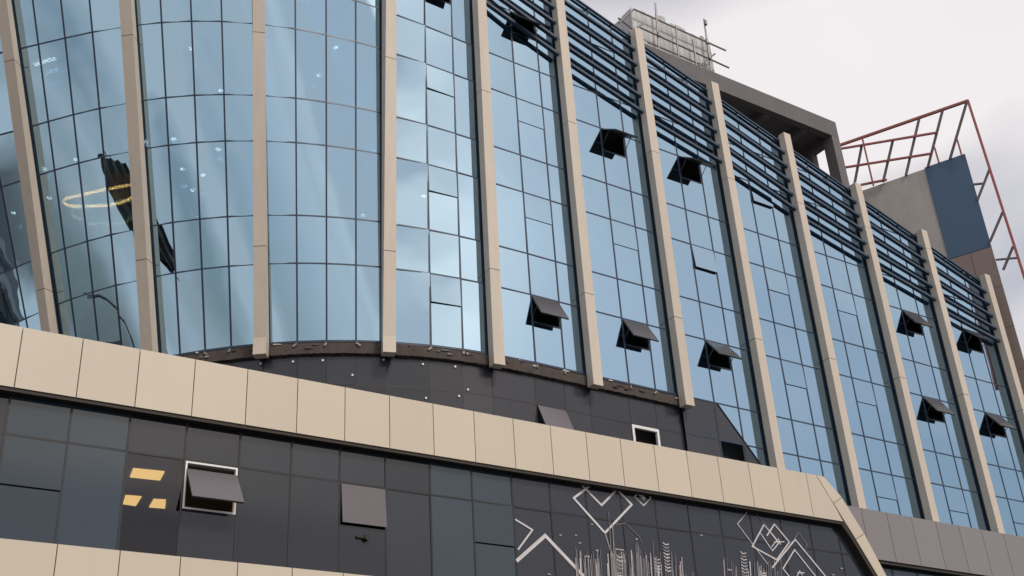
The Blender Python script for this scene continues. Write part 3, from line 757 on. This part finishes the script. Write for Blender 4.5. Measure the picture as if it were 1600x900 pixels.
zz = [11.6, 9.45, 7.3, 5.15, 3.0, .85, -1.3, -3.45, -5.6, -7.75]
for z1, z0 in zip(zz, zz[1:]):
    for u0, u1 in ((0, 1.02), (1.04, ub)):
        slab(u0, u1, z0+.02, z1, .02, .08).build('brown_panel', M['brown'], W_)
L_ = empty('steel_lattice', (C0.x+.4, C0.y-.8, 6))
tag(L_, 'red oxide steel lattice frame with diagonal bars rising above the blue panel', 'steel frame')
def PR(x, y): return (1270+x/3.4606, 140+y/3.4606)
def lat(a, b_, r, mm='red', o=.06):
    p, q = onwall(*a, o=o), onwall(*b_, o=o)
    MB().bar(p, q, r, r, up=nv).build('steel_bar', M[mm], L_)
lat(PR(120, 310), PR(840, 60), .13); lat(PR(838, 58), (1645, 572), .12); lat(PR(120, 325), PR(668, 233), .10, o=.16); lat(PR(150, 425), PR(635, 347), .10, o=.16); lat(PR(190, 530), PR(400, 487), .10, o=.16)
for a, b_ in (((265, 300), (222, 530)), ((433, 275), (380, 500)), ((575, 158), (503, 465)), ((703, 108), (622, 420)), ((833, 65), (742, 375))):
    lat(PR(*a), PR(*b_), .11, 'steel_dark', .05)
for a, b_ in (((268, 265), (328, 520)), ((658, 312), (682, 395)), ((780, 268), (806, 358))): lat(PR(*a), PR(*b_), .08, 'red', .26)
for a, b_ in (((955, 432), (890, 598)), ((1026, 664), (958, 822)), ((1083, 848), (1030, 975))): lat(PR(*a), PR(*b_), .10, 'steel_dark', .05)
lat(PR(870, 513), PR(918, 508), .09, 'steel_dark', .05)
lat((1556, 406), (1590, 403), .08, 'steel_dark', .05)

# ------------------------------------------------------------------ things across the side street, seen mirrored in the curved glass
Lp = empty('street_lamp', (-19.5, 5.6, -ZO))
tag(Lp, 'tall dark street lamp with a curved arm, mirrored in the curved glass', 'street lamp')
MB().tube((-19.5, 5.6, -ZO), (-19.5, 5.6, 1.6), 0.16, 10, 0.09).build('pole', M['steel_dark'], Lp)
arm = [Vector((-19.5, 5.6, 1.5)), Vector((-19.55, 5.75, 2.1)), Vector((-19.7, 6.2, 2.7)), Vector((-19.95, 6.9, 3.1)), Vector((-20.2, 7.6, 3.3)), Vector((-20.4, 8.2, 3.35))]
mb = MB()
for p, q in zip(arm, arm[1:]): mb.tube(p, q, 0.07, 8)
mb.build('arm', M['steel_dark'], Lp)
MB().hexa([(-20.55, 8.1, 3.25), (-20.35, 8.1, 3.25), (-20.5, 9.0, 3.32), (-20.75, 9.0, 3.32)], [(-20.55, 8.1, 3.42), (-20.35, 8.1, 3.42), (-20.52, 8.95, 3.42), (-20.72, 8.95, 3.42)]).build('lamp_head', M['zinc'], Lp)
Bn = empty('hanging_banner', (-19.6, 1.2, -ZO))
tag(Bn, 'dark folded banner drooping from a pole, mirrored in the curved glass', 'banner')
MB().tube((-20.5, 1.9, -ZO), (-20.5, 1.9, 8.9), 0.05, 8, 0.035).build('pole', M['steel_dark'], Bn)
a0, a1 = Vector((-20.4, 1.7, 8.6)), Vector((-18.1, -0.7, 4.0)); side = Vector((-.25, .75, .12)); fold = (a1-a0).cross(side).normalized()
mb = MB(); nu, nv_ = 24, 12; k0 = len(mb.v)
for lay in (0, .03):
    for i in range(nu+1):
        u = i/nu; wdt = 3.4*math.sin(math.pi*min(1, .12+u*.95))**.6
        for j in range(nv_+1):
            v = j/nv_-.5; mb.v.append(a0+(a1-a0)*u+side*(v*wdt*1.5)+fold*(.12*math.sin(v*22+u*3)+.05*math.sin(u*17)+lay)+Vector((0, 0, -.5*math.sin(math.pi*u))))
st = nv_+1; tot = (nu+1)*st
for i in range(nu):
    for j in range(nv_):
        q = [i*st+j, i*st+j+1, (i+1)*st+j+1, (i+1)*st+j]; mb.f.append([k0+x for x in q]); mb.mi.append(0); mb.f.append([k0+tot+x for x in reversed(q)]); mb.mi.append(0)
mb.build('cloth', M['soffit'], Bn)
MB().bar(a0+Vector((-.3, .4, .1)), a1+Vector((.2, -.2, -.2)), 0.05).build('stay', M['steel_dark'], Bn)
def block(x0, x1, y0, y1, zt, label, mm, nfl):
    o = empty('apartment_block', ((x0+x1)/2, (y0+y1)/2, -ZO)); tag(o, label, 'building', 'buildings mirrored in the curved glass')
    MB().box(x0, x1, y0, y1, -ZO, zt).build('wall', M[mm], o)
    MB().box(x0-.3, x1+.3, y0-.3, y1+.3, zt, zt+.45).build('roof', M['concrete_dark'], o)
    n = int((y1-y0)/3.2)
    for f in range(nfl):
        for i in range(n):
            y = y0+1+i*(y1-y0-1)/n; z = zt-2.6-f*3.3
            MB().box(x1, x1+.05, y, y+1.5, z, z+1.5).build('window', M['dark_blue'], o)
block(-62, -48, 9, 21, 2.3, 'dark flat-roofed block mirrored low in the curved glass, the taller one', 'brown', 4)
block(-70, -52, 27, 44, 0.9, 'lower grey block mirrored at the foot of the curved glass', 'concrete_dark', 4)
